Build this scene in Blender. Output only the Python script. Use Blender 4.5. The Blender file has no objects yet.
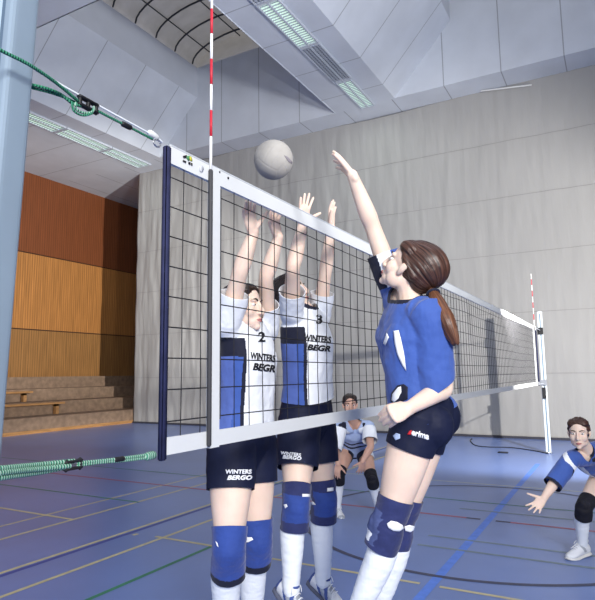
import bpy, bmesh, math, random
from mathutils import Vector, Matrix, noise
from mathutils.bvhtree import BVHTree
random.seed(4)
V = Vector
C = bpy.context.scene.collection
W, H = 595, 600

# ------------------------------------------------------------------ camera
CX, CY, CZ, YAW, PIT, ROLL, F = -1.37517, -1.25658, 1.48560, 0.506837, 0.126927, -0.0130316, 577.093
fwd = V((math.cos(PIT)*math.cos(YAW), math.cos(PIT)*math.sin(YAW), math.sin(PIT)))
r0 = V((math.sin(YAW), -math.cos(YAW), 0)); u0 = r0.cross(fwd)
rgt = r0*math.cos(ROLL) + u0*math.sin(ROLL); upv = -r0*math.sin(ROLL) + u0*math.cos(ROLL)
CAM = V((CX, CY, CZ))
cd = bpy.data.cameras.new('camera'); co = bpy.data.objects.new('camera', cd); C.objects.link(co)
cd.sensor_fit = 'HORIZONTAL'; cd.sensor_width = 36; cd.lens = F/W*36; cd.clip_start = .05; cd.clip_end = 200
M = Matrix((rgt, upv, -fwd)).transposed().to_4x4(); M.translation = CAM; co.matrix_world = M
bpy.context.scene.camera = co
def ray(x, y): return fwd + rgt*((x-W/2)/F) - upv*((y-H/2)/F)
def at(x, y, d): return CAM + ray(x, y)*d                  # point seen at pixel, at distance d along the axis
def aty(x, y, Y):                                          # point seen at pixel, on the plane y = Y
    d = ray(x, y); return CAM + d*((Y-CY)/d.y)
def atx(x, y, X):
    d = ray(x, y); return CAM + d*((X-CX)/d.x)
X1, Y1, Z1 = V((1,0,0)), V((0,1,0)), V((0,0,1))

# ------------------------------------------------------------------ materials
def mat(name, col, rough=.6, metal=0, bump=None, var=None, spec=.3, emis=None, sheen=0, sub=0):
    m = bpy.data.materials.new(name); m.use_nodes = True
    nt = m.node_tree; b = nt.nodes['Principled BSDF']
    b.inputs['Base Color'].default_value = (*col, 1); b.inputs['Roughness'].default_value = rough
    b.inputs['Metallic'].default_value = metal; b.inputs['Specular IOR Level'].default_value = spec
    if sheen: b.inputs['Sheen Weight'].default_value = sheen
    if sub:
        b.inputs['Subsurface Weight'].default_value = sub; b.inputs['Subsurface Radius'].default_value = (1, .35, .2)
        b.inputs['Subsurface Scale'].default_value = .012
    tc = nt.nodes.new('ShaderNodeNewGeometry')
    if var:                                                # (scale, amount, (sx,sy,sz))
        mp = nt.nodes.new('ShaderNodeMapping'); mp.inputs['Scale'].default_value = var[2] if len(var) > 2 else (1,1,1)
        nt.links.new(tc.outputs['Position'], mp.inputs['Vector'])
        n = nt.nodes.new('ShaderNodeTexNoise'); n.inputs['Scale'].default_value = var[0]; n.inputs['Detail'].default_value = 4
        nt.links.new(mp.outputs[0], n.inputs['Vector'])
        r = nt.nodes.new('ShaderNodeMapRange'); r.inputs['From Min'].default_value = .3; r.inputs['From Max'].default_value = .7
        r.inputs['To Min'].default_value = 1-var[1]; r.inputs['To Max'].default_value = 1+var[1]
        nt.links.new(n.outputs['Fac'], r.inputs['Value'])
        mx = nt.nodes.new('ShaderNodeVectorMath'); mx.operation = 'SCALE'; mx.inputs[0].default_value = col
        nt.links.new(r.outputs[0], mx.inputs['Scale']); nt.links.new(mx.outputs[0], b.inputs['Base Color'])
    if bump:                                               # (scale, strength, dist, (sx,sy,sz))
        mp = nt.nodes.new('ShaderNodeMapping'); mp.inputs['Scale'].default_value = bump[3] if len(bump) > 3 else (1,1,1)
        nt.links.new(tc.outputs['Position'], mp.inputs['Vector'])
        n = nt.nodes.new('ShaderNodeTexNoise'); n.inputs['Scale'].default_value = bump[0]; n.inputs['Detail'].default_value = 3
        nt.links.new(mp.outputs[0], n.inputs['Vector'])
        bp = nt.nodes.new('ShaderNodeBump'); bp.inputs['Strength'].default_value = bump[1]; bp.inputs['Distance'].default_value = bump[2]
        nt.links.new(n.outputs['Fac'], bp.inputs['Height']); nt.links.new(bp.outputs[0], b.inputs['Normal'])
    if emis:
        b.inputs['Emission Color'].default_value = (*emis[0], 1); b.inputs['Emission Strength'].default_value = emis[1]
    return m
def joints(m, specs, dark=.45):
    """thin panel joints: specs = [(axis, period, offset, halfwidth)] in world coordinates; darkens the base colour on the joint"""
    nt = m.node_tree; b = nt.nodes['Principled BSDF']
    g = nt.nodes.new('ShaderNodeNewGeometry'); s = nt.nodes.new('ShaderNodeSeparateXYZ'); nt.links.new(g.outputs['Position'], s.inputs[0])
    last = None
    for ax, per, off, hw in specs:
        a = nt.nodes.new('ShaderNodeMath'); a.operation = 'SUBTRACT'; a.inputs[1].default_value = off - per/2; nt.links.new(s.outputs[ax], a.inputs[0])
        c = nt.nodes.new('ShaderNodeMath'); c.operation = 'FLOORED_MODULO'; c.inputs[1].default_value = per; nt.links.new(a.outputs[0], c.inputs[0])
        d = nt.nodes.new('ShaderNodeMath'); d.operation = 'COMPARE'; d.inputs[1].default_value = per/2; d.inputs[2].default_value = hw; nt.links.new(c.outputs[0], d.inputs[0])
        if last:
            e = nt.nodes.new('ShaderNodeMath'); e.operation = 'MAXIMUM'; nt.links.new(last, e.inputs[0]); nt.links.new(d.outputs[0], e.inputs[1]); last = e.outputs[0]
        else: last = d.outputs[0]
    mx = nt.nodes.new('ShaderNodeMix'); mx.data_type = 'RGBA'; mx.blend_type = 'MULTIPLY'
    mx.inputs[7].default_value = (dark, dark, dark, 1); nt.links.new(last, mx.inputs[0])
    src = b.inputs['Base Color'].links[0].from_socket if b.inputs['Base Color'].links else None
    if src: nt.links.new(src, mx.inputs[6])
    else: mx.inputs[6].default_value = b.inputs['Base Color'].default_value
    nt.links.new(mx.outputs[2], b.inputs['Base Color'])
    return m
def srgb(r, g, b):
    f = lambda c: (c/255/12.92) if c < 10.3 else ((c/255+.055)/1.055)**2.4
    return (f(r), f(g), f(b))

m_skin  = mat('skin', (.78,.595,.485), .5, bump=(90,.15,.002), var=(9,.07), sub=.15)
m_skin2 = mat('skin_tanned', (.60,.36,.27), .5, bump=(90,.15,.002), var=(9,.08), sub=.1)
m_lip   = mat('lips', (.52,.2,.18), .4)
m_eye   = mat('eye_white', (.75,.73,.7), .2); m_iris = mat('iris', (.05,.035,.025), .15)
m_brow  = mat('brow', (.06,.035,.02), .8)
m_royal = mat('royal_blue_cloth', (.045,.10,.36), .75, bump=(35,.5,.006), var=(6,.08), sheen=.2)
m_royal2= mat('lighter_blue_cloth', (.085,.14,.42), .75, bump=(35,.5,.006), var=(6,.08), sheen=.2)
m_navy  = mat('navy_cloth', (.008,.010,.028), .75, bump=(40,.3,.004), var=(8,.15), sheen=.1)
m_navy2 = mat('navy_lycra', (.008,.011,.034), .65, bump=(25,.3,.005), var=(6,.15), spec=.2)
m_white = mat('white_cloth', (.83,.86,.90), .8, bump=(30,.5,.006), var=(5,.03))
m_sock  = mat('white_sock', (.84,.88,.92), .85, bump=(1,.4,.003,(160,160,6)))
m_pale  = mat('pale_blue_cloth', (.42,.52,.75), .8, bump=(30,.5,.006), var=(10,.1))
m_ink   = mat('black_print', (.008,.008,.012), .6); m_print = mat('white_print', (.85,.87,.9), .6)
m_red   = mat('red_print', (.55,.02,.03), .6)
m_pad   = mat('navy_knee_pad', (.022,.03,.115), .8, bump=(60,.5,.004), var=(10,.15), sheen=.2)
m_pad2  = mat('blue_knee_pad', (.025,.06,.27), .8, bump=(60,.5,.004), var=(10,.12), sheen=.2)
m_padb  = mat('black_knee_pad', (.012,.012,.018), .8, bump=(60,.5,.004), var=(10,.2))
m_padl  = mat('slate_knee_cushion', (.075,.10,.24), .8, bump=(60,.5,.004), var=(10,.15))
m_shoe  = mat('shoe_white', (.72,.74,.78), .45); m_shoeb = mat('shoe_blue', (.06,.10,.30), .4); m_shoes = mat('shoe_silver', (.42,.45,.5), .35, .3)
m_sole  = mat('shoe_sole', (.7,.7,.68), .6); m_soled = mat('shoe_sole_dark', (.10,.11,.16), .6)

# ------------------------------------------------------------------ mesh helpers
def link(name, me, m, parent=None, smooth=True):
    if isinstance(me, bmesh.types.BMesh):
        b = me; me = bpy.data.meshes.new(name); b.to_mesh(me); b.free()
    o = bpy.data.objects.new(name, me); C.objects.link(o)
    if m is not None:
        for k in (m if isinstance(m, (list, tuple)) else [m]): me.materials.append(k)
    if smooth:
        for p in me.polygons: p.use_smooth = True
    if parent is not None:
        o.parent = parent; off = V((0,0,0)); q = parent
        while q is not None: off += q.location; q = q.parent
        me.transform(Matrix.Translation(-off))
    return o
def tag(o, label, cat, group=None):
    o['label'] = label; o['category'] = cat
    if group: o['group'] = group
    return o
def thing(name, label, cat, loc, group=None):
    o = bpy.data.objects.new(name, None); C.objects.link(o); o.location = loc; o.empty_display_size = .1
    return tag(o, label, cat, group)
def struct(name, bm, m, parent=None, smooth=False):
    o = link(name, bm, m, parent, smooth)
    if parent is None: o['kind'] = 'structure'
    return o
def box(bm, lo, hi, mi=0):
    v = [bm.verts.new((x, y, z)) for x in (lo[0], hi[0]) for y in (lo[1], hi[1]) for z in (lo[2], hi[2])]
    for f in ((0,1,3,2),(4,6,7,5),(0,4,5,1),(2,3,7,6),(0,2,6,4),(1,5,7,3)):
        bm.faces.new([v[i] for i in f]).material_index = mi
def quad(bm, a, b, c, d, mi=0):
    f = bm.faces.new([bm.verts.new(p) for p in (a, b, c, d)]); f.material_index = mi; return f
def catmull(P, n):
    out = []
    for i in range(len(P)-1):
        p0 = P[max(i-1,0)]; p1 = P[i]; p2 = P[i+1]; p3 = P[min(i+2, len(P)-1)]
        for k in range(n):
            t = k/n
            out.append(.5*((2*p1) + (p2-p0)*t + (2*p0-5*p1+4*p2-p3)*t*t + (3*p1-p0-3*p2+p3)*t**3))
    out.append(P[-1]); return out
def rings(bm, R):
    """R: list of rings (lists of points, equal count) -> closed loft"""
    vs = [[bm.verts.new(p) for p in r] for r in R]; n = len(R[0])
    for a, b in zip(vs, vs[1:]):
        for i in range(n): bm.faces.new((a[i], a[(i+1)%n], b[(i+1)%n], b[i]))
    bm.faces.new(vs[0][::-1]); bm.faces.new(vs[-1])
def tube(bm, pts, rad, n=12, ref=None, sub=4, cap=True):
    """smooth tapering tube; rad entries r or (along ref, across)"""
    pts = [V(p) for p in pts]; rr = [V(r) if isinstance(r, tuple) else V((r, r)) for r in rad]
    if sub > 1: P = catmull(pts, sub); Q = catmull(rr, sub)
    else: P, Q = pts, rr
    ref = V(ref) if ref is not None else None
    if ref is None:
        t = (P[-1]-P[0]).normalized(); ref = V((0,0,1)) if abs(t.z) < .8 else V((0,1,0))
    R = []; prev = ref
    N = len(P)
    for i in range(N):
        t = (P[min(i+1,N-1)] - P[max(i-1,0)])
        t = t.normalized() if t.length > 1e-9 else V((0,0,1))
        a = prev - t*prev.dot(t)
        if a.length < .05: a = t.orthogonal()
        a.normalize(); b = t.cross(a)
        if i == 0 and cap:
            for s, q in ((.85,.4),(.45,.8)): R.append([P[0] - t*(Q[0].y*s) + (a*math.cos(k/n*math.tau)*Q[0].x + b*math.sin(k/n*math.tau)*Q[0].y)*q for k in range(n)])
        R.append([P[i] + a*math.cos(k/n*math.tau)*Q[i].x + b*math.sin(k/n*math.tau)*Q[i].y for k in range(n)])
        if i == N-1 and cap:
            for s, q in ((.45,.8),(.85,.4)): R.append([P[i] + t*(Q[i].y*s) + (a*math.cos(k/n*math.tau)*Q[i].x + b*math.sin(k/n*math.tau)*Q[i].y)*q for k in range(n)])
        if ref is None: prev = a
    rings(bm, R)
def ell(bm, c, rad, ax=(X1, Y1, Z1), sub=3):
    m = Matrix((ax[0]*rad[0], ax[1]*rad[1], ax[2]*rad[2])).transposed().to_4x4(); m.translation = V(c)
    bmesh.ops.create_icosphere(bm, subdivisions=sub, radius=1, matrix=m)
def remesh(bm, voxel=.004, smooth=3, fac=.5):
    me = bpy.data.meshes.new('tmp'); bm.to_mesh(me); bm.free()
    o = bpy.data.objects.new('tmp', me); C.objects.link(o)
    r = o.modifiers.new('r', 'REMESH'); r.mode = 'VOXEL'; r.voxel_size = voxel; r.adaptivity = 0
    if smooth:
        s = o.modifiers.new('s', 'SMOOTH'); s.factor = fac; s.iterations = smooth
    dg = bpy.context.evaluated_depsgraph_get(); dg.update()
    me2 = bpy.data.meshes.new_from_object(o.evaluated_get(dg))
    bpy.data.objects.remove(o); bpy.data.meshes.remove(me)
    b = bmesh.new(); b.from_mesh(me2); bpy.data.meshes.remove(me2)
    return b
def cut(bm, co, no, pred=None):
    """remove what lies beyond the plane (side of no), limited to faces where pred(center)"""
    fs = [f for f in bm.faces if (pred is None or pred(f.calc_center_median()))]
    es = {e for f in fs for e in f.edges}; vs = {v for f in fs for v in f.verts}
    bmesh.ops.bisect_plane(bm, geom=list(fs)+list(es)+list(vs), dist=1e-5, plane_co=co, plane_no=no)
    dead = [f for f in bm.faces if (f.calc_center_median()-co).dot(no) > 1e-4 and (pred is None or pred(f.calc_center_median()))]
    bmesh.ops.delete(bm, geom=dead, context='FACES')
def wrinkle(bm, amp, sc, stretch=(1,1,1), seed=0):
    bm.normal_update()
    for v in bm.verts:
        p = V((v.co.x*stretch[0], v.co.y*stretch[1], v.co.z*stretch[2]))*sc + V((seed*7.1, seed*3.3, 0))
        v.co += v.normal*(amp*noise.noise(p) + amp*.5*noise.noise(p*2.3))
def solid(o, t):
    md = o.modifiers.new('thickness', 'SOLIDIFY'); md.thickness = t; md.offset = -1
def paint(bm, fn):
    for f in bm.faces: f.material_index = fn(f.calc_center_median(), f.normal)
def seg_d(p, a, b):
    ab = b-a; t = max(0, min(1, (p-a).dot(ab)/ab.length_squared)); return (p-a-ab*t).length
def bvh_of(*objs):
    vs = []; fs = []
    for o in objs:
        off = V((0,0,0)); q = o
        while q is not None: off += q.location; q = q.parent
        k = len(vs); vs += [v.co+off for v in o.data.vertices]; fs += [[i+k for i in p.vertices] for p in o.data.polygons]
    return BVHTree.FromPolygons(vs, fs)
def patch(name, poly, bv, m, parent, lift=.003, cuts=3, view=None):
    """a printed shape lying on a cloth surface; poly = outline in picture coordinates or text object mesh"""
    bm = bmesh.new()
    if isinstance(poly, bmesh.types.BMesh): bm.free(); bm = poly
    else:
        f = bm.faces.new([bm.verts.new((x, y, 0)) for x, y in poly]); bmesh.ops.triangulate(bm, faces=[f])
        bmesh.ops.subdivide_edges(bm, edges=bm.edges[:], cuts=cuts, use_grid_fill=True)
    bad = []
    for v in bm.verts:
        d = ray(v.co.x, v.co.y).normalized(); h = bv.ray_cast(CAM, d)
        if h[0] is None: bad.append(v); continue
        nn = h[1] if h[1].dot(d) < 0 else -h[1]
        v.co = h[0] + nn*lift - d*lift*.5
    bmesh.ops.delete(bm, geom=bad, context='VERTS')
    ln = [f for f in bm.faces if max(e.calc_length() for e in f.edges) > .08 or max((v.co-CAM).length for v in f.verts) - min((v.co-CAM).length for v in f.verts) > .08]
    bmesh.ops.delete(bm, geom=ln, context='FACES')
    if not bm.verts: bm.free(); return None
    o = link(name, bm, m, parent); o.modifiers.new('t', 'SOLIDIFY').thickness = .0012
    return o
def text_bm(body, x0, y0, w, h, slope=0., shear=0., bold=.03):
    cu = bpy.data.curves.new('t', 'FONT'); cu.body = body; cu.shear = shear; cu.offset = bold; cu.resolution_u = 3
    o = bpy.data.objects.new('t', cu); C.objects.link(o)
    dg = bpy.context.evaluated_depsgraph_get(); dg.update()
    me = bpy.data.meshes.new_from_object(o.evaluated_get(dg)); bpy.data.objects.remove(o)
    b = bmesh.new(); b.from_mesh(me)
    xs = [v.co.x for v in b.verts]; ys = [v.co.y for v in b.verts]; a, c, e, g = min(xs), max(xs), min(ys), max(ys)
    for v in b.verts:
        u = (v.co.x-a)/(c-a)*w; t = (v.co.y-e)/(g-e)*h
        v.co = V((x0+u, y0+slope*u-t, 0))
    return b

# ------------------------------------------------------------------ people
def lerp(a, b, t): return a + (b-a)*t
def hand_mesh(bm, wr, d, n, side, curl=(.2,.2,.2,.2), spread=.22, thumb=.9, s=1., tcurl=.2, cw=(.6, 1.1, .8), tl=1.):
    """palm and five fingers. d: toward the fingertips, n: out of the palm, side: 'R' or 'L'; curl: bend per finger"""
    d = d.normalized(); n = (n - d*n.dot(d)).normalized()
    t = d.cross(n) if side == 'R' else n.cross(d)            # toward the thumb
    tube(bm, [wr - d*.02*s, wr + d*.02*s, wr + d*.055*s, wr + d*.088*s], [(.025*s,.019*s), (.031*s,.017*s), (.039*s,.015*s), (.039*s,.0125*s)], 12, ref=t, sub=3)
    L = (.072,.080,.074,.058); base = (.029,.0098,-.0098,-.028)
    for i in range(4):
        b = wr + d*(.085 - (.004 if i in (0,2) else .012 if i == 3 else 0))*s + t*base[i]*s
        a = (1.5-i)*spread*.45
        dd = (d*math.cos(a) + t*math.sin(a)).normalized(); pts = [b - dd*.02*s]; p = b.copy(); cur = dd; pts.append(p.copy())
        for k, fr in enumerate((.45,.30,.25)):
            ang = curl[i]*cw[k]
            cur = (cur*math.cos(ang) + n*math.sin(ang)).normalized()
            nn = n; n_l = (nn - cur*nn.dot(cur))
            p = p + cur*L[i]*fr*s; pts.append(p.copy())
        q = .0088*s
        tube(bm, pts, [q*1.05, q*1.02, q*.97, q*.9, q*.78], 8, sub=3)
    # thumb from the side of the palm near its base
    b = wr + d*.022*s + t*.022*s + n*.004*s
    a = thumb; dd = (d*math.cos(a) + t*math.sin(a) + n*.25).normalized()
    d2 = (dd*math.cos(tcurl) + d*math.sin(tcurl)*.8 + n*math.sin(tcurl)*.6).normalized()
    tube(bm, [b, b + dd*.035*s*tl, b + dd*.06*s*tl, b + dd*.06*s*tl + d2*.032*s*tl], [.014*s, .0115*s, .0100*s, .0082*s], 8, sub=3)

def head_mesh(bm, c, f, u, s=1.):
    r = f.cross(u)
    ax = (r, f, u)
    P = lambda x, y, z: c + (r*x + f*y + u*z)*s
    def E(x, y, z, a, b, e): ell(bm, P(x, y, z), (a*s, b*s, e*s), ax)
    E(0, -.012, .032, .072, .093, .082); E(0, .022, -.03, .058, .064, .074)
    E(0, .052, -.072, .041, .034, .034); E(0, .074, -.096, .019, .017, .016)
    for k in (-1, 1):
        E(k*.034, .050, -.024, .030, .028, .036)
        E(k*.028, .068, .026, .026, .014, .010)
        E(k*.038, .018, -.058, .024, .040, .040)
        tube(bm, [P(k*.069, .004, -.035), P(k*.077, -.004, -.012), P(k*.079, -.012, .012)], [(.009*s,.005*s), (.016*s,.007*s), (.015*s,.006*s)], 8, ref=f, sub=3)
        E(k*.009, .094, -.034, .0085, .009, .007)
    tube(bm, [P(0, .078, .022), P(0, .090, .0), P(0, .104, -.026), P(0, .100, -.036)], [.009*s, .0095*s, .011*s, .0095*s], 10, sub=3)
    tube(bm, [P(-.021, .078, -.063), P(0, .0905, -.058), P(.021, .078, -.063)], [.005*s, .0065*s, .005*s], 8, sub=3)
    tube(bm, [P(-.018, .078, -.068), P(0, .088, -.071), P(.018, .078, -.068)], [.005*s, .007*s, .005*s], 8, sub=3)
    return P, r
def face_parts(root, P, ax, s=1.):
    r, f, u = ax
    for k in (-1, 1):
        b = bmesh.new(); ell(b, P(k*.031, .0675, .006), (.0135*s, .0115*s, .0088*s), ax); e = link('eye', b, m_eye, root)
        b = bmesh.new(); ell(b, P(k*.031, .0762, .006), (.0058*s, .004*s, .0058*s), ax, 2); link('iris', b, m_iris, e)
        b = bmesh.new(); tube(b, [P(k*.015, .0835, .026), P(k*.032, .083, .033), P(k*.05, .069, .027)], [.0032*s, .0036*s, .002*s], 6, sub=3); link('eyebrow', b, m_brow, root)
    b = bmesh.new()
    tube(b, [P(-.021, .0815, -.0645), P(-.006, .0945, -.061), P(.006, .0945, -.061), P(.021, .0815, -.0645)], [.0018*s, .0042*s, .0042*s, .0018*s], 8, sub=3)
    tube(b, [P(-.019, .0815, -.0665), P(0, .0935, -.0705), P(.019, .0815, -.0665)], [.0018*s, .0046*s, .0018*s], 8, sub=3)
    link('lips', b, m_lip, root)

def hair_mat(name, c1, c2):
    m = mat(name, c1, .38, spec=.45); nt = m.node_tree; b = nt.nodes['Principled BSDF']
    a = nt.nodes.new('ShaderNodeAttribute'); a.attribute_name = 'strand'
    n = nt.nodes.new('ShaderNodeTexNoise'); n.noise_dimensions = '2D'; n.inputs['Scale'].default_value = 1; n.inputs['Detail'].default_value = 3
    nt.links.new(a.outputs['Vector'], n.inputs['Vector'])
    r = nt.nodes.new('ShaderNodeValToRGB'); r.color_ramp.elements[0].position = .35; r.color_ramp.elements[1].position = .72
    r.color_ramp.elements[0].color = (*c1, 1); r.color_ramp.elements[1].color = (*c2, 1)
    nt.links.new(n.outputs['Fac'], r.inputs[0]); nt.links.new(r.outputs[0], b.inputs['Base Color'])
    bp = nt.nodes.new('ShaderNodeBump'); bp.inputs['Strength'].default_value = .6; bp.inputs['Distance'].default_value = .004
    nt.links.new(n.outputs['Fac'], bp.inputs['Height']); nt.links.new(bp.outputs[0], b.inputs['Normal'])
    return m
h_brown = hair_mat('brown_hair', (.022,.009,.006), (.10,.042,.026))
h_light = hair_mat('chestnut_tail', (.07,.027,.013), (.22,.092,.045))
h_dark  = hair_mat('dark_hair', (.012,.007,.005), (.05,.026,.017))
def strands(bm, A, B, ref, freq=14, amp=.003):
    """lay ridges along the direction A->B (azimuth around that axis) and store the strand coordinate"""
    ax = (B-A).normalized(); e1 = (ref - ax*ref.dot(ax)).normalized(); e2 = ax.cross(e1)
    bm.normal_update(); lay = bm.verts.layers.float_vector.new('strand')
    for v in bm.verts:
        q = v.co - A; ph = math.atan2(q.dot(e2), q.dot(e1)); z = q.dot(ax)
        w = V((math.cos(ph)*freq*.5, math.sin(ph)*freq*.5, z*9))
        v.co += v.normal*amp*(noise.noise(w) + .6*noise.noise(w*2.1))
        v[lay] = (ph*freq*1.3, z*8, 0)
    return bm

def shoe(root, ank, toe, up, side, scheme=0, s=1.):
    d = toe.normalized(); u = (up - d*up.dot(d)).normalized(); r = d.cross(u)
    o = ank - u*.085*s
    P = lambda x, y, z: o + (d*x + r*y + u*z)*s
    def prof(rows, lift=0, n=16):
        R = []
        for x, hw, zb, zt in rows:
            ring = []
            for k in range(n):
                a = k/n*math.tau; cx, sx = math.cos(a), math.sin(a)
                y = hw*math.copysign(abs(cx)**.75, cx)
                z = (zb+zt)/2 + (zt-zb)/2*math.copysign(abs(sx)**.8, sx)
                if sx > 0: y *= 1 - .42*sx
                ring.append(P(x, y, z))
            R.append(ring)
        return R
    b = bmesh.new()
    rings(b, prof([(-.072,.018,.012,.05),(-.066,.029,.006,.078),(-.045,.036,.0,.098),(-.005,.038,0,.105),(.035,.039,0,.094),(.075,.043,0,.075),(.115,.047,0,.06),(.15,.045,.002,.05),(.178,.034,.006,.042),(.192,.016,.012,.032)]))
    b2 = remesh(b, .004, 2)
    def col(p, n):
        q = p-o; x, y, z = q.dot(d)/s, q.dot(r)/s, q.dot(u)/s
        if scheme == 0:
            k = (x*1.0 + z*.9)
            if x < -.05 or .02 < k-.02 < .045 or .10 < k < .125: return 1
            if .065 < k < .10 or x > .15 or .125 < k < .15: return 2
            return 0
        return 2 if (z > .03 and -.02 < x-z*.5 < .01) else 0
    paint(b2, col)
    so = link('shoe', b2, [m_shoe, m_shoeb, m_shoes], root)
    b = bmesh.new(); R = prof([(-.078,.02,-.012,.014),(-.07,.034,-.016,.016),(-.03,.041,-.016,.014),(.04,.041,-.014,.011),(.11,.051,-.014,.011),(.155,.048,-.010,.014),(.185,.036,-.004,.018),(.199,.016,.004,.022)])
    rings(b, R); link('sole', b, m_soled if scheme == 0 else m_sole, so)
    b = bmesh.new()
    for k in range(4):
        x = .035 + .022*k; z = .099 - .34*(x-.03)*.95
        tube(b, [P(x, -.024, z-.008), P(x+.004, 0, z+.006), P(x+.008, .024, z-.008)], [.003*s]*3, 6, sub=3)
    tube(b, [P(.032, -.004, .103), P(.03, -.028, .112), P(.05, -.034, .088)], [.0024*s]*3, 6, sub=3)
    tube(b, [P(.032, .004, .103), P(.028, .026, .114), P(.052, .036, .09)], [.0024*s]*3, 6, sub=3)
    link('laces', b, m_print, so)
    b = bmesh.new(); pts = [P(-.012+.048*math.cos(a/14*math.tau), .033*math.sin(a/14*math.tau), .100+.010*abs(math.cos(a/14*math.tau))-.0) for a in range(15)]
    tube(b, pts, [.0075*s]*15, 8, sub=2); link('collar', b, m_shoeb if scheme == 0 else m_shoe, so)

TR = [(-.22,.05,.05,0),(-.14,.12,.085,-.004),(0,.162,.108,-.008),(.12,.158,.104,-.004),(.25,.138,.09,0),(.38,.12,.08,.004),(.52,.126,.085,.006),(.66,.14,.092,.008),(.80,.148,.088,0),(.90,.115,.072,-.004),(.98,.062,.056,-.004)]
def person(label, J, o, group=None):
    """J: joints in world space; o: options. One body surface, clothing and hair as parts."""
    s = o.get('s', 1.); vox = o.get('vox', .004); skin = o.get('skin', m_skin); wid = o.get('wid', 1.)
    P0 = (J['hipR']+J['hipL'])/2; N0 = J['neck']
    rB = (J['hipR']-J['hipL']).normalized(); rT = (J['shR']-J['shL']).normalized()
    root = thing('person', label, 'person', (P0.x, P0.y, o.get('base', min(J['ankR'].z, J['ankL'].z)-.09)), group)
    up = (N0-P0); S = up.length; mid = (P0+N0)/2 + (up.cross(rB+rT)).normalized()*o.get('arch', .02)
    def spine(t):
        if t < 0: return P0 + (mid-P0).normalized()*(t*S)
        if t > 1: return N0 + (N0-mid).normalized()*((t-1)*S)
        return P0*(1-t)**2 + mid*2*t*(1-t) + N0*t*t
    def frame(t):
        tt = max(0, min(1, t)); ux = (spine(tt+.03)-spine(tt-.03)).normalized()
        k = max(0, min(1, (tt-.1)/.75)); k = k*k*(3-2*k)
        r = lerp(rB, rT, k); r = (r - ux*r.dot(ux)).normalized(); f = ux.cross(r)
        return ux, r, f
    def torso(bm, rows, ex=2.3, n=52):
        R = []
        for t, hw, hd, yo in rows:
            ux, r, f = frame(t); c = spine(t) + f*yo*s; ring = []
            for k in range(n):
                a = k/n*math.tau; cx, sx = math.cos(a), math.sin(a)
                ring.append(c + (r*hw*wid*math.copysign(abs(cx)**(2/ex), cx) + f*hd*wid*math.copysign(abs(sx)**(2/ex), sx))*s)
            R.append(ring)
        rings(bm, R)
    def bust(bm, g=0, t=.69):
        ux, r, f = frame(t)
        for k in (-1, 1): ell(bm, spine(t) + f*(.058)*s + r*k*.062*s, ((.058+g)*s, (.05+g)*s, (.056+g)*s), (r, f, ux))
    def seat(bm, g=0):
        ux, r, f = frame(0)
        for k in (-1, 1): ell(bm, spine(-.03) - f*.048*s + r*k*.072*s, ((.078+g)*s, (.08+g)*s, (.088+g)*s), (r, f, ux))
    # ---- body
    bm = bmesh.new()
    torso(bm, TR); bust(bm, -.006); seat(bm)
    hc, hf, hu = J['headc'], J['headf'].normalized(), J['headu']
    hu = (hu - hf*hu.dot(hf)).normalized()
    Ph, hr = head_mesh(bm, hc, hf, hu, s)
    tube(bm, [spine(.86), spine(.98), lerp(spine(1.0), Ph(0, -.02, -.05), .5), Ph(0, -.018, -.05), Ph(0, -.01, .0)], [.07*s, .058*s, .049*s, .05*s, .045*s], 14, sub=3)
    for q in 'RL':
        sh, el, wr = J['sh'+q], J['el'+q], J['wr'+q]
        ux, r, f = frame(.84)
        tube(bm, [spine(.86), lerp(spine(.86), sh, .55), sh], [.06*s, .056*s, .05*s], 12, sub=3)
        tube(bm, [sh, lerp(sh, el, .3), lerp(sh, el, .7), el, lerp(el, wr, .25), lerp(el, wr, .62), wr, wr + (wr-el).normalized()*.012], [x*s*o.get('arm', 1) for x in (.049,.046,.040,.036,.039,.033,.0245,.0245)], 24, sub=5)
        h = J['hand'+q]; hand_mesh(bm, wr, h['d'], h['n'], q, h.get('curl', (.2,)*4), h.get('spread', .22), h.get('thumb', .9), s*o.get('hs', 1), h.get('tcurl', .2), h.get('cw', (.6, 1.1, .8)), h.get('tl', 1.))
        hip, kn, an = J['hip'+q], J['knee'+q], J['ank'+q]
        ax = (kn-hip).normalized(); bk = -((an-kn).cross(rB)).normalized(); bk = bk if bk.dot(frame(0)[2]) < 0 else -bk
        g = o.get('leg', 1)
        tube(bm, [hip - ax*.02, lerp(hip, kn, .25), lerp(hip, kn, .55), lerp(hip, kn, .82), kn, lerp(kn, an, .12), lerp(kn, an, .3) + bk*.012*s, lerp(kn, an, .6) + bk*.006*s, lerp(kn, an, .88), an], [x*s*g for x in (.088,.087,.076,.060,.055,.051,.054,.045,.034,.035)], 36, sub=6)
        td = J['toe'+q].normalized()
        fu = (kn-an).normalized() if o.get('flex', True) else Z1; fu = (fu - td*fu.dot(td)).normalized()
        tube(bm, [an - td*.03*s - fu*.045*s, an + td*.02*s - fu*.055*s, an + td*.09*s - fu*.070*s, an + td*.14*s - fu*.075*s], [.026*s, .025*s, .017*s, .012*s], 10, sub=3)
    body = remesh(bm, vox, 2)
    hv = [v for v in body.verts if (v.co-hc).length < .15*s]
    for _ in range(2): bmesh.ops.smooth_vert(body, verts=hv, factor=.5, use_axis_x=True, use_axis_y=True, use_axis_z=True)
    body = link('body', body, skin, root)
    face_parts(root, Ph, (hr, hf, hu), s)
    # ---- hair
    hm, hb = o['hair'], bmesh.new()
    hx = o.get('hair_back', 1.)
    hz = o.get('hair_high', 1.)
    ell(hb, Ph(0, .069-.098*hx, .036), (.081*s, .098*s*hx, .086*s*hz), (hr, hf, hu))
    ell(hb, Ph(0, -.062*hx, -.012), (.064*s, .052*s*hx, .066*s), (hr, hf, hu))
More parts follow.
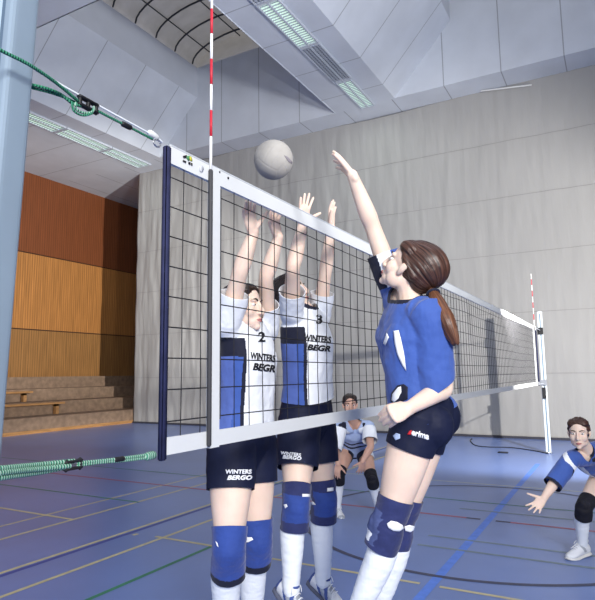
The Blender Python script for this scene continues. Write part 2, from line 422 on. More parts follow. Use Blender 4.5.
    for k in (-1, 1): tube(hb, [Ph(k*.010, .058, .088), Ph(k*.044, .046, .073), Ph(k*.065, .020, .048), Ph(k*.071, -.010, .022), Ph(k*.060, -.06, -.02)], [.011*s, .011*s, .010*s, .012*s, .018*s], 10, ref=None, sub=4)
    ell(hb, Ph(0, .024, .084), (.050*s, .040*s, .030*s), (hr, hf, hu))
    for k in (-1, 1): ell(hb, Ph(k*.036, .010, .074), (.042*s, .052*s, .038*s), (hr, hf, hu))
    hb = remesh(hb, .004, 4); tie = Ph(*o.get('tie', (0, -.125*hx, -.015)))
    strands(hb, Ph(0, .09, .06), tie, hu, 13, .0035)
    hair = link('hair', hb, hm, root)
    if 'tail' in o:
        T = o['tail']; hb = bmesh.new(); k = len(T['r'])
        tube(hb, T['p'], T['r'], 14, sub=4)
        for j in range(5):
            e = V((random.uniform(-1,1), random.uniform(-1,1), random.uniform(-.3,.3)))*.011
            tube(hb, [p + e*(.2+i*.4) for i, p in enumerate(T['p'])], [x*.62 for x in T['r']], 10, sub=4)
        hb = remesh(hb, .004, 2); strands(hb, T['p'][0], T['p'][-1], hf, 9, .003)
        tl = link('ponytail', hb, T.get('m', hm), root)
        b = bmesh.new(); a = T['p'][0]; d = (T['p'][1]-a).normalized(); e1 = d.orthogonal().normalized(); e2 = d.cross(e1)
        tube(b, [a + d*.012 + (e1*math.cos(i/12*math.tau) + e2*math.sin(i/12*math.tau))*.024 for i in range(13)], [.006]*13, 8, sub=2)
        link('hair_tie', b, m_navy, tl)
    out = dict(root=root, spine=spine, frame=frame, P=Ph)
    # ---- jersey
    j = o['jersey']; bm = bmesh.new(); hem = j.get('hem', -.02); lo = j.get('loose', 0)
    rows = [(hem-.16,.166+lo,.12+lo,-.004),(hem,.17+lo,.126+lo,-.004),(.14,.166+lo,.12+lo,0),(.32,.152+lo,.11+lo,.004),(.5,.150+lo,.112+lo,.01),(.68,.160+lo*.5,.118+lo*.5,.012),(.82,.160,.102,.002),(.92,.132,.086,-.002),(.99,.085,.074,-.002),(1.06,.068,.066,0)]
    torso(bm, rows); bust(bm, .016)
    if hem < .05: seat(bm, .012)
    for q in 'RL':
        sh, el, wr = J['sh'+q], J['el'+q], J['wr'+q]; L = j['sleeve'+q]; w0, w1 = j.get('w'+q, (.07, .075))
        ax = (el-sh).normalized(); e = sh + ax*(L+.05) + j.get('off'+q, V((0,0,0)))
        tube(bm, [spine(.84), lerp(spine(.84), sh, .6), sh, lerp(sh, e, .5), e], [.08*s, .075*s, w0*s, (w0+w1)/2*s, w1*s], 28, sub=5)
        if 'drop'+q in j:
            tube(bm, [sh, lerp(sh, e, .6) + j['drop'+q]*.5, e + j['drop'+q]], [w0*s, (w0+w1)/2*s, w1*s], 28, sub=5)
    bm = remesh(bm, vox, 5)
    cut(bm, spine(hem), (spine(hem-.05)-spine(hem)).normalized(), lambda p: (p-spine(hem)).length < .3 and (p-spine(hem)).dot(spine(hem)-spine(hem+.1)) > -.02)
    nk = spine(j.get('nk', 1.02)); nn = (frame(1)[0] + frame(1)[2]*.25).normalized()
    cut(bm, nk, nn, lambda p: (p-nk).length < j.get('nr', .085))
    for q in 'RL':
        sh, el = J['sh'+q], J['el'+q]; ax = (el-sh).normalized(); e = sh + ax*j['sleeve'+q] + j.get('off'+q, V((0,0,0)))
        cn = (ax + j.get('cn'+q, V((0,0,0)))).normalized(); rad = j.get('cr'+q, .13)
        cut(bm, e, cn, lambda p: (p-e).dot(cn) > -.01 and (p-e).length < rad)
    wrinkle(bm, j.get('wr', .005), 9, j.get('st', (1,1,.6)), o.get('seed', 1)); wrinkle(bm, j.get('wr', .005)*.5, 24, (1,1,.7), 3)
    bm.normal_update()
    mats, fn = j['paint'](out, J)
    paint(bm, fn)
    jer = link('jersey', bm, mats, root); solid(jer, .003); out['jersey'] = jer
    # ---- shorts
    k = o['shorts']; bm = bmesh.new()
    torso(bm, [(-.2,.06,.06,0),(-.14,.13,.095,-.004),(0,.172,.118,-.008),(.12,.168,.113,-.004),(.25,.15,.1,0),(.4,.145,.1,0)]); seat(bm, .009)
    for q in 'RL':
        hip, kn = J['hip'+q], J['knee'+q]; ax = (kn-hip).normalized(); f0 = k['len'+q]; g = k.get('g', 1)*o.get('leg', 1)
        tube(bm, [hip - ax*.02, lerp(hip, kn, .25), lerp(hip, kn, f0+.14)], [.099*s*g, .098*s*g, .088*s*g], 36, sub=6)
    bm = remesh(bm, vox, 4)
    tp = spine(.26); cut(bm, tp, frame(.26)[0], None)
    for q, z in (('R','L'), ('L','R')):
        hip, kn = J['hip'+q], J['knee'+q]; ax = (kn-hip).normalized(); e = lerp(hip, kn, k['len'+q]); ax = (ax + k.get('cn', V((0,0,0)))).normalized()
        cut(bm, e, ax, lambda p: (p-e).dot(ax) > -.03 and seg_d(p, hip, kn) <= seg_d(p, J['hip'+z], J['knee'+z]) and (p-e).length < .25)
    wrinkle(bm, .003, 11, (1,1,1.5), o.get('seed', 1)); bm.normal_update()
    if 'paint' in k: mats, fn = k['paint'](out, J); paint(bm, fn)
    else: mats = k.get('m', m_navy2)
    sho = link('shorts', bm, mats, root); solid(sho, .003); out['shorts'] = sho
    # ---- knee pads, socks, shoes
    for q in 'RL':
        hip, kn, an = J['hip'+q], J['knee'+q], J['ank'+q]; g = o.get('leg', 1)
        a1 = (hip-kn).normalized(); a2 = (an-kn).normalized(); f = frame(0)[2]
        fr = -(a1+a2); fr = fr.normalized() if fr.length > .12 and fr.dot(f) > 0 else (f - a2*f.dot(a2)).normalized()
        pu, pd = o.get('pad', (.10, .115)); bm = bmesh.new()
        tube(bm, [kn + a1*(pu+.03)*s, kn + a1*pu*.55*s, kn + fr*.006, kn + a2*pd*.5*s, kn + a2*(pd+.03)*s], [x*s*g for x in (.071,.067,.064,.066,.067)], 32, sub=5)
        ell(bm, kn + fr*.034*s + a2*.018, (.052*s*g, .046*s*g, .070*s), (fr.cross(a2).normalized(), fr, a2))
        bm = remesh(bm, vox, 4); cut(bm, kn + a1*pu*s, a1, None); cut(bm, kn + a2*pd*s, a2, None)
        wrinkle(bm, .003, 16, (1,1,2), 5); bm.normal_update()
        pm = o.get('padmat', [m_pad]); pf = o.get('padfn')
        if pf: paint(bm, lambda p, n: pf((p-kn).dot(a2)/s, (p-kn).dot(fr)/s, n.dot(fr)))
        po = link('knee_pad', bm, pm, root); solid(po, .004); out['pad'+q] = po
        bm = bmesh.new(); bk = -((an-kn).cross(rB)).normalized(); bk = bk if bk.dot(f) < 0 else -bk
        td = J['toe'+q].normalized()
        tube(bm, [lerp(kn, an, .1), lerp(kn, an, .3) + bk*.012*s, lerp(kn, an, .6) + bk*.006*s, lerp(kn, an, .88), an, an + a2*.03*s + td*.01*s], [x*s*g for x in (.054,.058,.051,.041,.040,.038)], 32, sub=5)
        bm = remesh(bm, vox, 3); cut(bm, kn + a2*(pd-.035)*s, -a2, None); wrinkle(bm, .0015, 20, (1,1,2), 2)
        link('sock', bm, o.get('sockm', m_sock), root)
        shoe(root, an + a2*.01*s, td, -a2 if o.get('flex', True) else Z1, q, o.get('shoe', 0), s)
    return out

# ------------------------------------------------------------------ setting
HC = 8.2; XC = 12.4; YL = 12.43; YW = 15.4
m_floor = mat('floor_blue', (.13,.20,.45), .32, bump=(140,.12,.002), var=(.9,.08), spec=.5)
line_cols = dict(yellow=(.52,.46,.26), olive=(.17,.23,.27), blue=(.09,.21,.68), green=(.03,.19,.10), red=(.32,.09,.15), black=(.045,.05,.10), cream=(.42,.45,.42), dkblue=(.05,.075,.30))
fl_m = [m_floor]; fl_i = {}
for k, c in line_cols.items(): fl_i[k] = len(fl_m); fl_m.append(mat('line_'+k, c, .45, var=(14,.10)))
bm = bmesh.new()
quad(bm, (-6,-9,0), (16,-9,0), (16,YW,0), (-6,YW,0))
def fx(y, x0, x1, w, c, z=.0012): quad(bm, (x0,y-w/2,z), (x1,y-w/2,z), (x1,y+w/2,z), (x0,y+w/2,z), fl_i[c])
def fy(x, y0, y1, w, c, z=.0014): quad(bm, (x-w/2,y0,z), (x+w/2,y0,z), (x+w/2,y1,z), (x-w/2,y1,z), fl_i[c])
fx(4.31, -3, 11.4, .035, 'yellow'); fx(3.87, -3, 11.4, .04, 'yellow'); fx(3.007, -3, 11.4, .04, 'yellow'); fx(2.945, -3, 11.4, .05, 'dkblue', .0010)
fx(2.553, -3, 2.9, .04, 'yellow'); fx(2.553, 2.9, 11, .04, 'yellow')
fx(1.98, -1, 3.0, .04, 'green'); fx(.022, .4, 8.8, .07, 'blue')
fy(2.96, 3.87, 6.5, .04, 'yellow'); fy(2.865, 1.6, 2.64, .04, 'yellow'); fx(2.86, 2.80, 2.86, .04, 'yellow', .0018)
fy(2.80, .10, 1.6, .035, 'yellow'); fy(2.80, -4, -.04, .035, 'yellow')
fy(3.88, 3.84, 6.6, .035, 'green'); fy(4.02, -4, .4, .04, 'olive', .0016); fy(3.70, -4, .4, .04, 'olive', .0016); fy(5.2, -4, .4, .04, 'olive', .0016); fy(5.6, -4, 9, .03, 'green', .0016)
fy(4.82, .24, 9, .05, 'red'); fy(4.82, -4, -.19, .05, 'red'); fy(4.82, .10, .24, .05, 'black'); fy(4.82, -.19, -.05, .05, 'black')
fy(6.72, -4, 2.6, .04, 'cream')
N = 96; cx, cy, ra = 4.80, .05, 1.80
for k in range(N):
    a, b = k/N*math.tau, (k+1)/N*math.tau; p = lambda r, t: (cx+r*math.cos(t), cy+r*math.sin(t), .0022)
    quad(bm, p(ra-.024,a), p(ra+.024,a), p(ra+.024,b), p(ra-.024,b), fl_i['black'])
struct('floor', bm, fl_m)

# wooden side wall: three tiers of boards
def wood(name, c, amt):
    m = mat(name, c, .6, var=(3,amt,(9,1,.35)))
    return joints(m, [(0,.085,0,.010)], .62)
w_m = [wood('boards_lower',(.30,.145,.045),.25), wood('boards_middle',(.43,.185,.050),.22), wood('boards_upper',(.20,.060,.020),.16), mat('board_edge', (.06,.025,.012), .7)]
bm = bmesh.new()
for (z0, z1, mi) in ((0,3.0,0), (3.04,5.50,1), (5.54,8.4,2)): box(bm, (-6,YW,z0), (16,YW+.15,z1), mi)
box(bm, (-6,YW+.03,3.0), (16,YW+.14,3.04), 3); box(bm, (-6,YW+.03,5.5), (16,YW+.14,5.54), 3)
struct('wall_left', bm, w_m)
m_wall = mat('plaster', (.46,.47,.50), .8, var=(2,.05))
bm = bmesh.new(); box(bm, (16,-9,0), (16.15,YW+.15,8.4)); struct('wall_far', bm, m_wall)  # unseen end wall, added to stop light leaking in behind the curtain
bm = bmesh.new(); box(bm, (-6,-9.15,0), (16.15,-9,8.4)); struct('wall_right', bm, m_wall)

# ceiling with coffers
m_ceil = joints(mat('ceiling_panel', (.60,.635,.69), .75, var=(1.3,.06)), [(0,1.34,6.80,.011)], .55)
m_cend = joints(mat('ceiling_end_panel', (.60,.635,.69), .75, var=(1.3,.06)), [(1,1.30,.63,.012)], .55)
m_rim  = mat('ceiling_upstand', (.57,.605,.67), .75, var=(1.3,.05))
bm = bmesh.new(); XE, XN = 11.65, 5.33
cof = [(4.75,10.8), (-2.95,3.15)]
ys = [-9, -2.95, 3.15, 4.75, 10.8, YW+.15]
for a, b in ((-9,-2.95),(3.15,4.75),(10.8,YW+.15)): quad(bm, (XN,a,HC),(XN,b,HC),(XE,b,HC),(XE,a,HC), 0)
quad(bm, (XE,-9,HC),(XE,YW+.15,HC),(16,YW+.15,HC),(16,-9,HC), 1)
quad(bm, (-3.5,-9,HC),(-3.5,YW+.15,HC),(XN,YW+.15,HC),(XN,-9,HC), 0)
D, ZS, ZT = 1.45, 9.8, 10.75
for a, b in cof:
    for y, q in ((a,1), (b,-1)):
        yi = y + q*D
        quad(bm, (XN,y,HC),(XE,y,HC),(XE,yi,ZS),(XN,yi,ZS), 0)
        quad(bm, (XN,yi,ZS),(XE,yi,ZS),(XE,yi,ZT),(XN,yi,ZT), 2)
    for x in (XN, XE):
        f = bm.faces.new([bm.verts.new(p) for p in ((x,a,HC),(x,b,HC),(x,b-D,ZS),(x,b-D,ZT),(x,a+D,ZT),(x,a+D,ZS))]); f.material_index = 1
ceil = struct('ceiling', bm, [m_ceil, m_cend, m_rim])
ceil.modifiers.new('thickness', 'SOLIDIFY').thickness = .02
# barrel skylights
m_sky = mat('skylight_sheet', (.40,.385,.37), .6, var=(2.2,.22,(1,.5,1)), emis=((1,.96,.94), .13))  # faint glow added to lift the deep sheet's tone, standing in for daylight
m_rib = mat('skylight_rib', (.07,.075,.085), .6)
for a, b in cof:
    y0, y1 = a+D, b-D; cyy = (y0+y1)/2; hw = (y1-y0)/2; NA = 14
    P = lambda x, t, dr=0: V((x, cyy+(hw+dr)*math.cos(t), ZT+(.62+dr)*math.sin(t)))
    bm = bmesh.new()
    for k in range(NA): quad(bm, P(XN,k*math.pi/NA), P(XE,k*math.pi/NA), P(XE,(k+1)*math.pi/NA), P(XN,(k+1)*math.pi/NA))
    bmesh.ops.remove_doubles(bm, verts=bm.verts, dist=1e-4)
    for k in (0, 1):
        x = (XN, XE)[k]; bm.faces.new([bm.verts.new(P(x, i*math.pi/NA)) for i in range(NA+1)])
    sk = struct('skylight_vault', bm, m_sky, ceil, True); sk.modifiers.new('t', 'SOLIDIFY').thickness = .02
    for i in range(8):
        x = XE - .30 - i*.78; bm = bmesh.new(); tube(bm, [P(x, k*math.pi/NA, -.05) for k in range(NA+1)], [(.018,.03)]*(NA+1), 6, ref=X1, sub=1); link('skylight_rib', bm, m_rib, sk)
    for t in (.75, 1.57, 2.4):
        bm = bmesh.new(); tube(bm, [P(XN, t, -.06), P(XE, t, -.06)], [.018,.018], 6, sub=1); link('skylight_purlin', bm, m_rib, sk)

# fluorescent fittings
m_lamp = mat('diffuser_lit', (.55,.70,.62), .5, emis=((.66,.90,.70), .70)); m_hous = mat('fitting_white', (.52,.56,.62), .5); m_louv = mat('louvre_blade', (.36,.39,.45), .45)
m_slot = mat('fitting_inside', (.16,.18,.22), .6)
def fitting(x0, x1, y0, y1, lit, label, group):
    t = thing('ceiling_light', label, 'ceiling light', ((x0+x1)/2, (y0+y1)/2, HC-.045), group)
    bm = bmesh.new(); z = HC-.002; w = .03
    box(bm, (x0,y0,z-.045), (x1,y0+w,z)); box(bm, (x0,y1-w,z-.045), (x1,y1,z)); box(bm, (x0,y0+w,z-.045), (x0+w,y1-w,z)); box(bm, (x1-w,y0+w,z-.045), (x1,y1-w,z))
    box(bm, (x0+w,(y0+y1)/2-.018,z-.045), (x1-w,(y0+y1)/2+.018,z)); link('frame', bm, m_hous, t, False)
    bm = bmesh.new(); box(bm, (x0+w,y0+w,z-.014), (x1-w,y1-w,z-.002)); link('diffuser', bm, m_lamp if lit else m_slot, t, False)
    bm = bmesh.new()
    n = int((x1-x0)/.075)
    if lit:
        for k in range(1, n): x = x0 + k*(x1-x0)/n; box(bm, (x-.005,y0+w,z-.038), (x+.005,y1-w,z-.016))
    else:
        for k in range(1, 6):
            y = y0 + k*(y1-y0)/6; box(bm, (x0+w,y-.016,z-.04), (x1-w,y+.016,z-.016))
        for k in range(1, n): x = x0 + k*(x1-x0)/n; box(bm, (x-.006,y0+w,z-.035), (x+.006,y1-w,z-.018))
    link('louvre', bm, m_louv, t, False)
fitting(10.16, 11.68, 3.68, 4.06, True, 'pale green lit ceiling light at the curtain end of the near beam', 'lights along the near ceiling beam')
fitting(8.50, 10.12, 3.64, 4.10, False, 'unlit slatted ceiling light between two lit ones on the near beam', 'lights along the near ceiling beam')
fitting(6.86, 8.46, 3.64, 4.10, True, 'pale green lit ceiling light nearest the photo top on the near beam', 'lights along the near ceiling beam')
fitting(5.40, 6.82, 3.64, 4.10, False, 'slatted ceiling light cut by the top edge of the photo', 'lights along the near ceiling beam')
fitting(10.30, 11.90, 11.40, 11.95, True, 'lit ceiling light right of three, next to the curtain corner above the wooden wall', 'lights along the far ceiling strip')
fitting(8.68, 10.27, 11.40, 11.95, True, 'lit ceiling light middle of the three above the wooden wall', 'lights along the far ceiling strip')
fitting(7.05, 8.65, 11.40, 11.95, True, 'lit ceiling light left of three, beside the blue steel post', 'lights along the far ceiling strip')

# divider curtain
m_curt = mat('curtain_cloth', (.36,.353,.34), .85, bump=(5,.35,.02,(1,3,.5)), var=(.8,.05,(1,.6,.4)))
m_seam = mat('curtain_seam', (.27,.265,.26), .85)
def curtain_x(y, z):
    top = min(1, (8.25-z)/1.2); edge = min(1, z/.6)
    w = .026*noise.noise(V((y*2.6, z*.35, 1))) + .022*noise.noise(V((y*6.5, z*.8+y*.8, 4))) + .012*noise.noise(V((y*13, z*1.6, 9)))
    tier = (z % 1.37)/1.37
    return XC + w*(.4+.6*top) - .02*math.sin(tier*math.pi)*.6
bm = bmesh.new(); y0, y1 = -4.2, 12.42; ny, nz = 330, 140
g = [[bm.verts.new((curtain_x(y0+(y1-y0)*i/ny, .02+8.2*k/nz), y0+(y1-y0)*i/ny, .02+8.2*k/nz - (.05*math.sin(i*.05) if k == nz else 0))) for k in range(nz+1)] for i in range(ny+1)]
for i in range(ny):
    for k in range(nz):
        f = bm.faces.new((g[i][k], g[i][k+1], g[i+1][k+1], g[i+1][k]))
cur = link('divider_curtain', bm, [m_curt], None)
tag(cur, 'tall pale grey divider curtain hanging behind the whole court', 'curtain'); solid(cur, .012)
for z in (1.42, 2.79, 4.16, 5.50, 6.85):
    bm = bmesh.new(); R = []
    for i in range(0, ny+1, 2):
        y = y0+(y1-y0)*i/ny; zz = z + .012*noise.noise(V((y*.7, z, 0)))
        x = curtain_x(y, zz) - .008; R.append([bm.verts.new((x, y, zz-.006)), bm.verts.new((x-.004, y, zz)), bm.verts.new((x, y, zz+.006))])
    for a, b in zip(R, R[1:]):
        for k in (0,1): bm.faces.new((a[k], a[k+1], b[k+1], b[k]))
    link('seam', bm, m_seam, cur)
bm = bmesh.new(); box(bm, (XC-.045,y0,.0), (XC+.03,y1,.05)); link('bottom_hem_shade', bm, mat('hem_shade_dark', (.05,.05,.065), .8), cur, False)  # dark hem strip, also standing in for the shadow gap at the floor
bm = bmesh.new(); a, b = atx(481,91,XC-.12), atx(531,85,XC-.12); tube(bm, [a, b], [.018,.018], 8, sub=1)
tag(link('curtain_batten', bm, mat('batten', (.72,.72,.70), .5)), 'thin white batten lying along the top of the curtain', 'batten')

# bleacher
m_step = mat('bleacher_carpet', (.23,.155,.105), .9, bump=(60,.5,.006), var=(7,.22)); m_plank = mat('bench_wood', (.36,.185,.07), .5, var=(3,.2,(1,8,8)))
bl = thing('bleacher', 'brown stepped bleacher with plank seats below the wooden wall', 'bleacher', (8,13.8,0))
st = []
for k in range(4):
    ya = 12.46+.8*k; z1 = .42+.357*k; bm = bmesh.new(); box(bm, (-2.5, ya, max(0, z1-.42)), (15.8, YW-.01, z1))
    st.append(link('step', bm, m_step, bl, False))
bm = bmesh.new(); box(bm, (-2.5, 12.435, 0), (15.8, 12.46, .09)); link('kick_board', bm, m_plank, bl, False)
for (x1, ya, z) in ((aty(64,405,13.1).x, 13.1, aty(30,404.5,13.1).z), (aty(32,394,13.9).x, 13.9, aty(15,392.5,13.9).z)):
    bm = bmesh.new(); box(bm, (-2.4, ya-.05, z-.03), (x1, ya+.30, z+.025)); bb = link('bench_plank', bm, m_plank, bl, False)
    zb = .42+.357*(0 if ya < 13.4 else 1)
    for k in range(5):
        x = x1 - .22 - k*1.9; bm = bmesh.new(); box(bm, (x-.05, ya, zb), (x+.05, ya+.12, z-.03)); box(bm, (x-.05, ya, z-.09), (x+.05, ya+.25, z-.03)); link('bench_leg', bm, m_plank, bb, False)

# ------------------------------------------------------------------ net
NL = 9.45; SA, SB = .244, 9.15
m_cord = mat('net_cord', (.012,.012,.016), .8); m_tape = mat('white_net_tape', (.68,.70,.70), .6, bump=(30,.3,.003), var=(4,.03)); m_band = mat('navy_webbing', (.022,.026,.075), .8, bump=(60,.5,.003), var=(20,.2)); m_grey = mat('grey_sleeve', (.05,.05,.055), .6)
net = thing('volleyball_net', 'black volleyball net with white tapes running across the court', 'net', (0,0,1.24))
bm = bmesh.new(); z0, z1 = 1.29, 2.185
def sag(x, z): return V((x, .008*noise.noise(V((x*1.3, z*1.5, 0))), z + .012*noise.noise(V((x*1.1, z, 5)))))
x = .10
while x < NL-.05:
    tube(bm, [sag(x+.004*noise.noise(V((x*3,k,2))), z0+(z1-z0)*k/5) for k in range(6)], [.0021]*6, 4, sub=1, cap=False); x += .0985
for k in range(9):
    z = 2.135 - .0995*k
    tube(bm, [sag(.02+(NL-.04)*i/60, z) for i in range(61)], [.0022]*61, 4, sub=1, cap=False)
link('netting', bm, m_cord, net, False)
bm = bmesh.new(); box(bm, (.026,-.007,2.180), (NL,.007,2.238)); link('top_tape', bm, m_tape, net, False)
bm = bmesh.new(); tube(bm, [(.03,0,2.243),(NL,0,2.243)], [.0055]*2, 8, sub=1); link('top_cord', bm, mat('tape_edge', (.5,.53,.56), .6), net, False)
bm = bmesh.new(); box(bm, (.026,-.006,1.240), (NL,.006,1.293)); link('bottom_tape', bm, m_tape, net, False)
for xa, xb in ((.002,.028), (NL-.03,NL+.012)):
    bm = bmesh.new(); box(bm, (xa,-.010,1.225), (xb,.010,2.235)); bmesh.ops.bevel(bm, geom=bm.edges[:], offset=.004, segments=2, affect='EDGES'); link('end_band', bm, m_band, net)
for xa in (SA, SB-.05):
    bm = bmesh.new(); box(bm, (xa,-.0095,1.236), (xa+.05,.0095,2.24)); link('side_tape', bm, m_tape, net, False)
bm = bmesh.new()
for k in range(9): box(bm, (SA+.053,-.003,1.33+.0*k), (SA+.066,.003,2.17)) if k == 0 else None
link('tape_hem', bm, m_grey, net, False)
nbv = bvh_of(*[o for o in net.children if o.name.startswith('top_tape')])
m_lg, m_ly = mat('emblem_green', (.10,.30,.12), .5), mat('emblem_yellow', (.65,.6,.06), .5)
for nm, mm, pts in (('emblem', m_ink, [(182.5,156),(186,155),(187,158),(183,158)]), ('emblem', m_lg, [(185.5,157),(188.5,154.5),(191,158),(188,161)]), ('emblem', m_ly, [(188.5,156.5),(191,157),(192,161.5),(189.5,160.5)]), ('emblem', m_ink, [(182.5,160),(186,161.5),(185.5,163),(182.5,161.7)]), ('emblem', m_ink, [(188,162),(190,162.5),(190,165),(188,164)]), ('emblem', m_ink, [(190.7,163),(192,163.5),(192,166),(190.8,165.5)])):
    patch(nm, pts, nbv, mm, net, .0015, 1)
pp = [(201+2.2*math.cos(i/12*math.tau), 169+3.2*math.sin(i/12*math.tau)) for i in range(12)]
patch('emblem', pp, nbv, mat('emblem_grey', (.55,.57,.6), .6), net, .0015, 1)
bm = bmesh.new()
bm.free()
for (x, z) in ((.29,2.230),(.345,2.224)):
    bm = bmesh.new(); ell(bm, (x,-.0085,z), (.005,.003,.005), sub=2); link('eyelet', bm, m_ink, net)

m_awhite, m_ared = mat('antenna_white', (.82,.82,.82), .4), mat('antenna_red', (.55,.025,.045), .4)
for xa, lab in ((SA-.014, 'red and white striped antenna at the near end of the net'), (SB+.014, 'red and white striped antenna at the far end, by the net post')):
    t = thing('antenna', lab, 'antenna', (xa,-.014,1.24), 'antennas on the volleyball net')
    bm = bmesh.new(); tube(bm, [(xa,-.014,1.25),(xa,-.014,2.215)], [.0085]*2, 10, sub=1); link('sleeve', bm, m_grey, t)
    bm = bmesh.new()
    for k in range(9):
        a = 2.215 + (.13 if k else 0) + .1*(k-1 if k else 0); b = 2.345 if k == 0 else a+.1
        tube(bm, [(xa,-.014,a),(xa,-.014,b)], [.0052]*2, 10, sub=1, cap=False)
        for f in bm.faces[-12:]: pass
    bm.faces.ensure_lookup_table()
    for f in bm.faces:
        z = f.calc_center_median().z; k = 0 if z < 2.345 else 1 + int((z-2.345)/.1 + 1e-4); f.material_index = k % 2
    link('rod', bm, [m_awhite, m_ared], t)

# posts
m_post = mat('post_paint', (.24,.31,.38), .42, .1, var=(4,.05)); m_slotd = mat('post_slot', (.10,.15,.21), .5); m_post_lit = mat('post_paint_lit', (.58,.63,.66), .4); m_blk = mat('black_plastic', (.012,.012,.014), .5); m_steel = mat('steel', (.55,.56,.58), .3, .9)  # far post repeats the near paint, with strobe light put into its colour
def post(label, base, top, r, slot_ang, mp):
    t = thing('net_post', label, 'net post', base, 'posts holding the volleyball net')
    ax = (V(top)-V(base)).normalized(); e1 = (X1 - ax*ax.x).normalized(); e2 = ax.cross(e1)
    bm = bmesh.new(); n = 48; R = []
    for c in (V(base), V(top)):
        ring = []
        for k in range(n):
            a = k/n*math.tau; d = (a-slot_ang+math.pi) % (math.pi) ; d = min(d, math.pi-d)
            b = a-slot_ang; p = 6.; q = r*(abs(math.cos(b))**p + abs(math.sin(b))**p)**(-1/p)
            if d < .30: q = r*.72/abs(math.cos(b))
            ring.append(c + (e1*math.cos(a)+e2*math.sin(a))*q)
        R.append(ring)
    rings(bm, R)
    link('pole', bm, mp, t, False)
    bm = bmesh.new()
    for s in (0, math.pi):
        d = e1*math.cos(slot_ang+s)+e2*math.sin(slot_ang+s); q = d.cross(ax); h = r*.70
        R = [[c + d*(h+.001) + q*r*.24, c + d*(h+.001) - q*r*.24, c + d*(h-.012) - q*r*.24, c + d*(h-.012) + q*r*.24] for c in (V(base)+ax*.02, V(top)-ax*.02)]
        rings(bm, R)
    link('slot', bm, m_slotd, t, False)
    bm = bmesh.new(); tube(bm, [V(top)-ax*.01, V(top)+ax*.02], [r*1.04]*2, 20, sub=1, cap=False); link('cap', bm, mp, t)
    bm = bmesh.new(); tube(bm, [V(base), V(base)+ax*.03], [r*1.25]*2, 24, sub=1, cap=False); link('floor_collar', bm, m_steel, t)
    return t, ax
nt_, nax = post('pale blue steel net post at the left edge of the photo', (-.633,0,0), (-.541,0,2.50), .041, math.radians(187), m_post)
fp, fax = post('slim net post, lightened as if strobe-lit, at the far end of the net', (10.16,0,0), (10.12,0,2.55), .047, math.radians(186), m_post_lit)
bm = bmesh.new(); box(bm, (10.055,-.05,2.14), (10.085,.05,2.27)); box(bm, (10.04,-.02,2.17), (10.06,.02,2.24)); link('pulley_block', bm, m_blk, fp, False)
bm = bmesh.new(); box(bm, (10.05,-.055,1.22), (10.095,.055,1.32)); link('winch', bm, m_steel, fp, False)
bm = bmesh.new(); box(bm, (10.05,-.03,.98), (10.09,.03,1.18)); link('crank_socket', bm, m_blk, fp, False)

# ropes
def rope_mat(name, c1, c2, sc):
    m = mat(name, c1, .8); nt = m.node_tree; b = nt.nodes['Principled BSDF']; g = nt.nodes.new('ShaderNodeNewGeometry')
    w = nt.nodes.new('ShaderNodeTexWave'); w.inputs['Scale'].default_value = sc; w.bands_direction = 'X'; w.inputs['Distortion'].default_value = 1.5
    nt.links.new(g.outputs['Position'], w.inputs['Vector'])
    mx = nt.nodes.new('ShaderNodeMix'); mx.data_type = 'RGBA'; mx.inputs[6].default_value = (*c1, 1); mx.inputs[7].default_value = (*c2, 1)
    nt.links.new(w.outputs['Fac'], mx.inputs[0]); nt.links.new(mx.outputs[2], b.inputs['Base Color'])
    bp = nt.nodes.new('ShaderNodeBump'); bp.inputs['Distance'].default_value = .003; nt.links.new(w.outputs['Fac'], bp.inputs['Height']); nt.links.new(bp.outputs[0], b.inputs['Normal'])
    return m
m_rope = rope_mat('green_rope', (.02,.17,.09), (.06,.30,.18), 45); m_rope2 = rope_mat('green_white_rope', (.02,.22,.12), (.38,.55,.46), 40); m_wrope = mat('white_line', (.72,.76,.80), .5)
up_ = thing('upper_rope', 'green rope with black buckle joining the net top to the blue post', 'rope', aty(100,108,-.02), 'green tension ropes at the near end')
def strand(name, pts, r, m, parent, n=8, sub=4):
    bm = bmesh.new(); tube(bm, pts, [r]*len(pts), n, sub=sub); return link(name, bm, m, parent)
A = lambda x, y, Y=-.02: aty(x, y, Y)
strand('strand', [A(-30,32,-.09), A(0,50,-.085), A(28,64,-.08), A(55,82,-.05), A(78,101)], .0043, m_rope, up_)
strand('strand', [A(28,84,.0), A(45,88,-.015), A(60,94), A(72,103,-.025), A(80,106)], .0043, m_rope, up_)
strand('strand', [A(26,86.5,.01), A(48,92,-.01), A(66,98,-.012), A(78,104,-.012)], .0036, m_rope, up_)
strand('strand', [A(76,103,-.03), A(76,109,-.03), A(84,113,-.03), A(92,112,-.03), A(94,107,-.03)], .0036, m_rope2, up_)
strand('strand', [A(72,102,-.034), A(74,111,-.034), A(83,115.5,-.034), A(92,113.5,-.034)], .003, m_rope, up_)
strand('strand', [A(94,109), A(115,120), A(135,130), A(152,139)], .0038, m_rope, up_)
bm = bmesh.new(); a, b = A(80,100.5), A(96,109); d = (b-a).normalized(); q = d.cross(Y1).normalized()
for s in (-1, 1): tube(bm, [a+q*.011*s, b+q*.011*s], [(.005,.010)]*2, 8, ref=q, sub=1)
for f in (0,.5,1): c = lerp(a, b, f); tube(bm, [c-q*.013, c+q*.013], [.006,.006], 8, sub=1)
link('buckle', bm, m_blk, up_)
bm = bmesh.new(); tube(bm, [A(123,124), A(130,127.5)], [.0085,.0085], 8, sub=1); link('rope_clip', bm, m_blk, up_)
bm = bmesh.new(); c = A(157,143); pts = [c + V((math.cos(i/12*math.tau)*.016, 0, math.sin(i/12*math.tau)*.012)) for i in range(13)]; tube(bm, pts, [.003]*13, 6, sub=1); link('shackle', bm, m_steel, up_)
